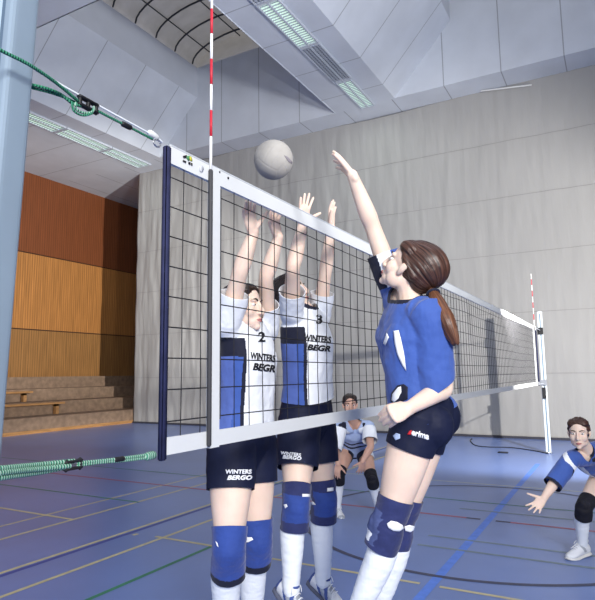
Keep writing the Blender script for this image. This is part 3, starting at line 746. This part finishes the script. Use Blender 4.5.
hl = strand('head_line', [A(36,70,.0), A(70,90,.0), A(110,112,.0), A(152,135,.0), A(162,142,.0)], .0032, m_wrope, None)
tag(hl, 'thin white head line running just above the upper green rope', 'rope')
bm = bmesh.new(); tube(bm, [A(150,133,0), A(156,137.5,0)], [.011,.011], 10, sub=1); link('ferrule', bm, m_tape, hl)
lo_ = thing('lower_rope', 'green and white rope with buckle at the bottom corner of the net', 'rope', aty(75,464,-.02), 'green tension ropes at the near end')
strand('strand', [A(-30,472.5,-.085), A(0,468.5,-.085), A(40,464.5), A(74,461)], .0062, m_rope2, lo_)
strand('strand', [A(-30,479,-.09), A(0,473,-.09), A(40,469,-.03), A(70,466,-.025)], .0062, m_rope2, lo_)
strand('strand', [A(-30,484,-.085), A(0,478,-.085), A(40,472.5), A(66,467)], .0060, m_rope2, lo_)
strand('strand', [A(78,463), A(100,461), A(125,458), A(150,454.5)], .0048, m_rope2, lo_)
strand('strand', [A(78,465.5), A(100,462.5), A(125,460.5), A(150,457.5)], .0045, m_rope2, lo_)
bm = bmesh.new(); a, b = A(66,466), A(80,463.5); d = (b-a).normalized(); q = d.cross(Y1).normalized()
for s in (-1, 1): tube(bm, [a+q*.009*s, b+q*.009*s], [(.0045,.009)]*2, 8, ref=q, sub=1)
for f in (0,1): c = lerp(a, b, f); tube(bm, [c-q*.011, c+q*.011], [.0055,.0055], 8, sub=1)
link('buckle', bm, m_blk, lo_)
bm = bmesh.new(); tube(bm, [A(115,460), A(123,458.8)], [.0075,.0075], 8, sub=1); link('rope_clip', bm, m_blk, lo_)
bm = bmesh.new(); tube(bm, [A(147,456.5), A(153,455)], [.0125,.0125], 10, sub=1); link('rope_knot', bm, m_rope2, lo_)
bm = bmesh.new(); pts = [(9.46,0,2.225),(9.75,0,2.222),(10.045,0,2.22)]; tube(bm, pts, [.006]*3, 8, sub=1)
tag(link('tie_rope', bm, m_wrope), 'short white rope tying the top of the net to the far pole', 'rope', 'ropes tying the net to the far pole')
bm = bmesh.new(); tube(bm, [(9.465,0,1.25),(9.75,0,1.25),(10.03,0,1.25)], [.006]*3, 8, sub=1)
tag(link('tie_rope', bm, m_wrope), 'short white rope tying the bottom of the net to the far pole', 'rope', 'ropes tying the net to the far pole')

# floor cable by the curtain
m_cab = mat('cable', (.02,.022,.03), .6)
fl = lambda x, y: CAM + ray(x, y)*(-(CZ-.008)/ray(x, y).z)
bm = bmesh.new(); tube(bm, [fl(*p) for p in ((472,438.5),(470.5,441),(476,445.5),(490,447),(510,447.5),(530,450),(548,453.5))], [.010]*7, 8, sub=4)
tag(link('floor_cable', bm, m_cab), 'thin dark cable curving over the floor before the curtain', 'cable')
bm = bmesh.new(); c = fl(503,452.5); box(bm, (c.x-.05,c.y-.09,.0), (c.x+.05,c.y+.09,.02)); bmesh.ops.bevel(bm, geom=bm.edges[:], offset=.008, segments=2, affect='EDGES')
tag(link('floor_socket', bm, m_cab), 'small dark socket cover on the floor left of the far pole', 'floor socket')

# ball
bm = bmesh.new(); bmesh.ops.create_icosphere(bm, subdivisions=6, radius=.105)
def seam_d(n):
    ax = max(range(3), key=lambda i: abs(n[i])); j, k = ((1,2),(2,0),(0,1))[ax]; m = abs(n[ax]); u, w = math.atan2(n[j], m), math.atan2(n[k], m)
    q = math.pi/4; return min(abs(abs(u)-q/3), q-abs(u), q-abs(w))
for v in bm.verts:
    n = v.co.normalized(); d = seam_d(n); v.co = n*(.105 - .0016*math.exp(-(d/.02)**2))
bmesh.ops.rotate(bm, verts=bm.verts, cent=(0,0,0), matrix=Matrix.Rotation(.5,3,'X') @ Matrix.Rotation(.35,3,'Y') @ Matrix.Rotation(.5,3,'Z'))
bc = V((1.158, .285, 2.620)); bmesh.ops.translate(bm, verts=bm.verts, vec=bc)
ball = link('volleyball', bm, mat('ball_leather', (.34,.325,.30), .6, bump=(200,.2,.001), var=(12,.08))); tag(ball, 'off-white volleyball in the air above the net', 'ball')
bbv = bvh_of(ball)
for w in ([(284,155.5),(287,156.3),(290,159.5),(293.5,163.5),(293,165),(288.5,162),(286,158.5)],):
    patch('scuff_mark', w, bbv, mat('ball_mark', (.22,.20,.22), .7), ball, .0006, 2)

# ------------------------------------------------------------------ the five players
def pj(P, r=rgt): return P
# --- the attacker
J = dict(hipL=at(417,421,2.28), hipR=at(429,417,2.43), kneeL=at(389,524,2.24), kneeR=at(400,521,2.40), ankL=at(354,622,2.27), ankR=at(375,617,2.44),
    toeL=V((-.1,.85,-.5)), toeR=V((.05,.85,-.5)), neck=at(411,300,2.37), shL=at(428,316,2.25), shR=at(396,292,2.49),
    elL=at(444,388,2.26), wrL=at(409,408,2.12), elR=at(373,228,2.50), wrR=at(353,177,2.46),
    handL=dict(d=at(384,417,2.05)-at(409,408,2.12), n=V((1,.15,-.15)), curl=(1.4,1.4,1.4,1.4), cw=(1.0,1.15,.6), spread=.0, thumb=.3, tcurl=1.2, tl=.72),
    handR=dict(d=at(333,153,2.56)-at(353,177,2.46), n=V((-.5,.25,-.8)), curl=(.12,.1,.15,.2), spread=.22, thumb=.6),
    headc=at(408,268,2.37), headf=V((-.03,.85,.52)), headu=V((-.05,-.5,.85)))
def paint_att(o, J):
    a = J['shR']; ax = (J['elR']-a).normalized()
    def fn(p, n):
        if (p-a).dot(ax) > .03 and (p-a-ax*(p-a).dot(ax)).length < .12:
            q = (p-a-ax*(p-a).dot(ax)); k = q.dot(rgt)
            if -.035 < k < .022 and q.dot(fwd) < .03: return 1
            if k <= -.035: return 2
        q = p-o['spine'](1.02)
        if q.length < .10 and q.dot((o['frame'](1)[0]+o['frame'](1)[2]*.25).normalized()) > -.012: return 2
        return 0
    return [m_royal, m_white, m_navy], fn
tail = [at(432,292,2.30), at(439,306,2.24), at(447,322,2.20), at(452,335,2.19), at(454,343,2.19)]
a = person('jumping player in blue jersey with brown ponytail, one bare arm raised at the net', J, dict(
    s=.98, hair=h_brown, hair_back=1.22, hair_high=1.17, tie=(0,-.15,-.035), tail=dict(p=tail, r=[.020,.030,.034,.026,.012], m=h_light), arch=.05, seed=2, arm=1.0,
    jersey=dict(paint=paint_att, hem=.02, sleeveL=.29, sleeveR=.175, wL=(.078,.085), wR=(.066,.078), crL=.15, cnL=rgt*.42, offL=rgt*-.035, loose=.0, wr=.007),
    shorts=dict(lenL=.28, lenR=.28, m=m_navy2, g=.97, cn=V((0,.1,-.1))), pad=(.105,.10), leg=1.04,
    padmat=[m_pad, m_padl, m_white], padfn=lambda z, x, nf: 2 if (nf > .55 and .045 < z < .08) else 1 if (nf > .15 and -.05 < z < .085) else 0))
bv = bvh_of(a['jersey'])
patch('number_print', [(394,331),(399,330.5),(401,338),(404,352),(406.5,371),(403,366),(398,355),(395,343)], bv, m_print, a['root'])
patch('chest_print', [(384,343),(387.5,333),(389.5,337),(386,345.5)], bv, m_print, a['root'])
patch('side_print', [(391,401),(392,393),(398,385),(404,384),(408,387),(408,399),(402,402),(394,404)], bv, m_navy, a['root'])
patch('side_print', [(392.5,400),(393.5,394),(398.5,387),(401.5,386),(402,392),(399,398.5),(395,402)], bv, m_print, a['root'], .005)
bv = bvh_of(a['shorts'])
patch('lettering', text_bm('erima', 411.5, 435.3, 17, 6.5, .27, .25, .04), bv, m_print, a['root'])
patch('logo', [(407.5,434.5),(409.5,431),(412,430),(411,434.5)], bv, m_red, a['root'])
patch('badge', [(393.5,436),(397,433),(400.5,434.5),(400.5,438.5),(396,440.5)], bv, m_pale, a['root'])
bvp = bvh_of(a['padL']); bvq = bvh_of(a['padR'])
patch('pad_print', [(387,523.5),(391,520.5),(397,521.5),(402,524.5),(403,528),(399,531),(393,530.5),(388.5,527.5)], bvp, m_print, a['root'])
patch('pad_print', [(404,526),(409,524.5),(413.5,525.5),(414.5,528.5),(410,532),(405,530.5)], bvq, m_print, a['root'])

# --- the two blockers, facing the net from the far side
def blocker_paint(o, J, thr=.118):
    sp, fr = o['spine'], o['frame']
    N0, P0 = sp(1), sp(0); S = (N0-P0).length
    def fn(p, n):
        t = (p-P0).dot((N0-P0).normalized())/S; ux, r, f = fr(t); q = p-sp(t); lat = abs(q.dot(r)); y = q.dot(f)
        for k in 'RL':
            s0, e0 = J['sh'+k], J['el'+k]; ax = (e0-s0).normalized()
            if (p-s0).dot(ax) > .01 and seg_d(p, s0, e0) < .1: return 0
        q2 = p-sp(1.02)
        if q2.length < .10 and q2.dot((ux+f*.25).normalized()) > -.014: return 1
        side = lat + y*-.55
        if t < .80 and side > thr:
            if t > .70: return 1
            return 3 if abs(y) < .035 else 2
        if t < .84 and side > thr-.018: return 1
        return 0
    return [m_white, m_navy, m_royal, m_royal2], fn
def pad_blk(z, x, nf): return 1 if nf > .25 and -.06 < z < .075 else 0

c = aty(248,328,.27); hp = aty(243,446,.30)
J = dict(shR=c-X1*.165+V((0,0,.004)), shL=c+X1*.165, neck=aty(246,326,.275)+V((0,.0,.035)), hipR=hp-X1*.088, hipL=hp+X1*.088,
    kneeR=aty(229,551,.24), kneeL=aty(257,541,.26), ankR=aty(226,640,.36), ankL=aty(251,628,.38), toeR=V((-.05,-.8,-.6)), toeL=V((.1,-.8,-.6)),
    elR=aty(240,272,.16), wrR=aty(253,234,.10), elL=aty(266,278,.17), wrL=aty(278,239,.10),
    handR=dict(d=aty(247,204,.085)-aty(253,234,.10), n=V((-.25,-1,.05)), curl=(.12,.1,.12,.2), spread=.42, thumb=.95, tcurl=-.1),
    handL=dict(d=aty(279,219,.075)-aty(278,239,.10)+V((0,.03,.02)), n=V((-.15,-1,.2)), curl=(.35,.3,.3,.35), spread=.3, thumb=.8),
    headc=aty(243.5,307,.245), headf=V((.12,-1,-.02)), headu=V((0,0,1)))
b1 = person('left blocker behind the net, white and blue jersey, both hands just below the net tape', J, dict(
    s=.96, hs=1.02, hair=h_dark, seed=5, arch=.02, jersey=dict(paint=lambda o, J: blocker_paint(o, J, .098), hem=.12, sleeveR=.15, sleeveL=.15, wR=(.064,.07), wL=(.064,.07), loose=0),
    shorts=dict(lenR=.42, lenL=.40, m=m_navy2, g=1.02), pad=(.10,.125), leg=1.16, wid=1.04, padmat=[m_pad2, m_pad2, m_navy], padfn=lambda z, x, nf: 2 if z > .092 else 1))
bv = bvh_of(b1['jersey'])
patch('lettering', text_bm('WINTERS', 250.5, 359, 24.5, 7, .14, .1, .03), bv, m_ink, b1['root'])
patch('lettering', text_bm('BEGR', 252.5, 370, 22, 7.5, .12, .3, .04), bv, m_ink, b1['root'])
patch('number_print', text_bm('2', 258, 342, 7, 10, .0, .0, .02), bv, m_ink, b1['root'])
bv = bvh_of(b1['shorts'])
patch('lettering', text_bm('WINTERS', 225.5, 474, 26, 4.6, .0, .1, .04), bv, m_print, b1['root'])
patch('lettering', text_bm('BERGO', 227, 480, 25, 4.8, .0, .3, .05), bv, m_print, b1['root'])
bvp = bvh_of(b1['padL']); bvq = bvh_of(b1['padR'])
patch('pad_print', [(244,540),(247,537),(252,537),(253.5,539.5),(249,542),(245,542.5)], bvp, m_print, b1['root'])
patch('pad_print', [(216,541),(218,543),(219,547),(217.5,546)], bvq, m_print, b1['root'])

c = aty(306,315,.27); hp = aty(307,421,.31)
J = dict(shR=c-X1*.165, shL=c+X1*.165+V((0,0,.0)), neck=aty(303,312,.28)+V((0,0,.03)), hipR=hp-X1*.09, hipL=hp+X1*.09,
    kneeR=aty(296,505,.25), kneeL=aty(324,499,.25), ankR=aty(291,584,.28), ankL=aty(323,577,.30), toeR=V((-.25,-.8,-.5)), toeL=V((-.1,-.85,-.5)),
    elR=aty(293,268,.15), wrR=aty(303,224,.11), elL=aty(325,276,.19), wrL=aty(331,229,.12),
    handR=dict(d=aty(306,194,.09)-aty(303,224,.11), n=V((-.30,-1,.05)), curl=(.08,.06,.08,.12), spread=.40, thumb=.9, tcurl=-.1),
    handL=dict(d=aty(332,198,.10)-aty(331,229,.12), n=V((.0,-1,.1)), curl=(.15,.12,.12,.15), spread=.05, thumb=.5),
    headc=aty(291,293,.37), headf=V((.05,-1,.30)), headu=V((0,.3,1)))
b2 = person('right blocker behind the net, white and blue jersey, both hands raised above the net tape', J, dict(
    s=.98, hair=h_dark, seed=8, arch=.02, jersey=dict(paint=blocker_paint, hem=.20, sleeveR=.15, sleeveL=.15, wR=(.066,.072), wL=(.066,.072), loose=0),
    shorts=dict(lenR=.57, lenL=.55, m=m_navy2, g=1.08), pad=(.105,.125), leg=1.14, wid=1.13, padmat=[m_pad, m_pad2, m_navy], padfn=pad_blk))
bv = bvh_of(b2['jersey'])
patch('lettering', text_bm('WINTERS', 303.8, 341, 27, 7, .10, .1, .03), bv, m_ink, b2['root'])
patch('lettering', text_bm('BEGR', 307, 350, 23, 6, .08, .3, .04), bv, m_ink, b2['root'])
patch('number_print', text_bm('3', 316, 324, 6, 9, .0, .0, .02), bv, m_ink, b2['root'])
bv = bvh_of(b2['shorts'])
patch('lettering', text_bm('WINTERS', 281, 454.5, 20, 3.4, .12, .1, .04), bv, m_print, b2['root'])
patch('lettering', text_bm('BERGO', 282.5, 458.6, 19, 3.8, .10, .3, .05), bv, m_print, b2['root'])
bvp = bvh_of(b2['padR'], b2['padL'])
for q in ([(284,504.5),(287,504),(288,506.5),(285.5,508.5)], [(311,500),(314,502),(316,504.5),(313,505)], [(302,494),(309.5,494),(309.5,497),(302,497)], [(327,488),(333,487.5),(333,491),(327,491.5)]): patch('pad_print', q, bvp, m_print, b2['root'])

# --- the crouching player far behind the net
D0 = 6.0
J = dict(shR=at(341,427,D0), shL=at(369,427,D0), neck=at(354,423,D0+.06), hipR=at(347,449,D0+.36), hipL=at(363,449,D0+.36),
    kneeR=at(339,475,5.98), kneeL=at(372,479,5.95), ankR=at(337.5,507,6.10), ankL=at(378,506,6.14), toeR=V((-.75,-.65,-.05)), toeL=V((-.8,-.45,-.05)),
    elR=at(335,447,5.9), wrR=at(338,464,5.82), elL=at(370.5,447,5.82), wrL=at(363,461,5.78),
    handR=dict(d=V((-.2,.1,-1)), n=V((.8,.2,0)), curl=(.4,)*4), handL=dict(d=at(361,472,5.80)-at(363,461,5.78), n=V((.6,.6,-.2)), curl=(.3,)*4, spread=.3),
    headc=at(350,405,5.92), headf=V((-.86,-.45,-.08)), headu=V((-.05,0,1)))
def paint_bg(o, J):
    def fn(p, n):
        for k in 'RL':
            if (p-J['sh'+k]).dot((J['el'+k]-J['sh'+k]).normalized()) > .02 and seg_d(p, J['sh'+k], J['el'+k]) < .11: return 1
        w = o['spine'](.5); z = (p-w).dot(o['frame'](.5)[0]) + .012*math.sin((p-w).dot(o['frame'](.5)[1])*38)
        if -.005 < z < .022 or -.075 < z < -.045: return 2
        if z > .2 and abs((p-w).dot(o['frame'](.5)[1])) > .085 and n.dot(o['frame'](.5)[2]) > 0: return 2
        return 0
    return [m_pale, m_white, m_navy], fn
def paint_bgs(o, J):
    def fn(p, n):
        q = (p-J['hipL']).dot(o['frame'](0)[1])
        return 1 if q < -.05 else 2 if q < -.02 else 0
    return [m_navy, m_white, m_royal], fn
g = person('crouching player in pale blue jersey far behind the net, hand on bent knee', J, dict(
    s=.96, vox=.006, skin=m_skin2, hair=h_dark, seed=3, arch=-.02, base=0, flex=False, arm=1.05, jersey=dict(paint=paint_bg, hem=.0, sleeveR=.24, sleeveL=.17, wR=(.07,.085), wL=(.07,.085)),
    shorts=dict(lenR=.35, lenL=.4, paint=paint_bgs, g=1.0), pad=(.09,.10), padmat=[m_padb], shoe=0, sockm=m_white))

# --- the receiver at the right edge
J = dict(hipR=at(606,472,4.80), hipL=at(623,470,4.95), kneeR=at(584,507,4.50), kneeL=at(628,512,4.72), ankR=at(582,543,4.64), ankL=at(645,541,4.95),
    toeR=V((-.78,.5,-.05)), toeL=V((-.9,.2,-.05)), neck=at(588,452,4.47), shR=at(571,460,4.40), shL=at(604,462,4.52),
    elR=at(556,480,4.33), wrR=at(544,498,4.24), elL=at(632,492,4.45), wrL=at(622,512,4.30),
    handR=dict(d=at(530,513,4.18)-at(544,498,4.24), n=V((-.75,-.25,.6)), curl=(.1,.1,.1,.15), spread=.5, thumb=1.0, tcurl=-.1), handL=dict(d=V((-.6,.3,-.5)), n=V((-.6,-.2,.5)), curl=(.2,)*4),
    headc=at(579,433,4.40), headf=V((-.98,.05,-.08)), headu=V((-.06,.02,1)))
def paint_rp(o, J):
    def fn(p, n):
        a = J['shR']; ax = (J['elR']-a).normalized(); t = (p-a).dot(ax)
        if t > .07 and seg_d(p, a, J['elR']) < .11:
            k = (p-a).dot(rgt) + t*.3
            return 2 if t > .24 or .0 < k < .015 else 1 if k > .015 and t > .10 else 0
        if (p-o['spine'](.98)).length < .08: return 2
        k = (p-o['spine'](.55)).dot(o['frame'](.55)[1])
        return 1 if .105 < k < .14 else 0
    return [m_royal, m_white, m_navy], fn
rp = person('receiver crouching at the right edge in blue jersey, open palm held low', J, dict(
    s=.98, vox=.005, hair=h_brown, seed=6, arch=-.02, base=0, flex=False, jersey=dict(paint=paint_rp, hem=.0, sleeveR=.26, sleeveL=.25, nk=1.08, wR=(.068,.072), wL=(.068,.072)),
    shorts=dict(lenR=.3, lenL=.3, m=m_navy2), pad=(.10,.105), padmat=[m_padb], shoe=1))

# ------------------------------------------------------------------ light
def area(name, loc, tgt, size, power, col=(1,1,1), spread=math.pi):
    l = bpy.data.lights.new(name, 'AREA'); l.shape = 'DISK'; l.size = size; l.energy = power; l.color = col; l.spread = spread
    o = bpy.data.objects.new(name, l); C.objects.link(o); o.location = loc
    o.rotation_euler = (V(tgt)-V(loc)).to_track_quat('-Z', 'Y').to_euler(); return o
area('softbox_key', (-4.6,-5.2,4.4), (1.3,.1,1.5), 2.4, 310, (1,.97,.94), math.radians(110))
def spot(name, loc, tgt, power, ang, rad, col=(1,1,1)):
    l = bpy.data.lights.new(name, 'SPOT'); l.energy = power; l.spot_size = math.radians(ang); l.spot_blend = .6; l.shadow_soft_size = rad; l.color = col
    o = bpy.data.objects.new(name, l); C.objects.link(o); o.location = loc
    o.rotation_euler = (V(tgt)-V(loc)).to_track_quat('-Z', 'Y').to_euler(); return o
spot('strobe_background', (6.17,-2.3,2.36), (12.4,1.5,1.9), 2150, 105, .03, (1,.97,.92))
spot('strobe_wall', (6.17,-2.3,2.5), (11.3,15.4,4.0), 9500, 44, .09, (1,.97,.92))
area('ceiling_fill', (.5,-5.5,2.6), (4,2,9), 1.2, 400, (.98,.98,1), math.radians(95))  # unseen fill lamp, added to lift the ceiling and the players
w = bpy.data.worlds.new('world'); bpy.context.scene.world = w; w.use_nodes = True
bg = w.node_tree.nodes['Background']; bg.inputs[0].default_value = (.74,.82,1.0,1); bg.inputs[1].default_value = .85
for i, y in enumerate((3.85, 11.65)):
    for x in (9.3,):
        l = bpy.data.lights.new('fluorescent', 'AREA'); l.shape = 'RECTANGLE'; l.size = 4.6; l.size_y = .4; l.energy = (40, 14)[i]; l.color = (.86,1,.93)
        o = bpy.data.objects.new('fluorescent', l); C.objects.link(o); o.location = (x, y, HC-.06)
vs = bpy.context.scene.view_settings
bpy.context.scene.display_settings.display_device = 'sRGB'
vs.view_transform = 'Standard'; vs.look = 'None'; vs.gamma = 1; vs.use_curve_mapping = False; vs.exposure = 0
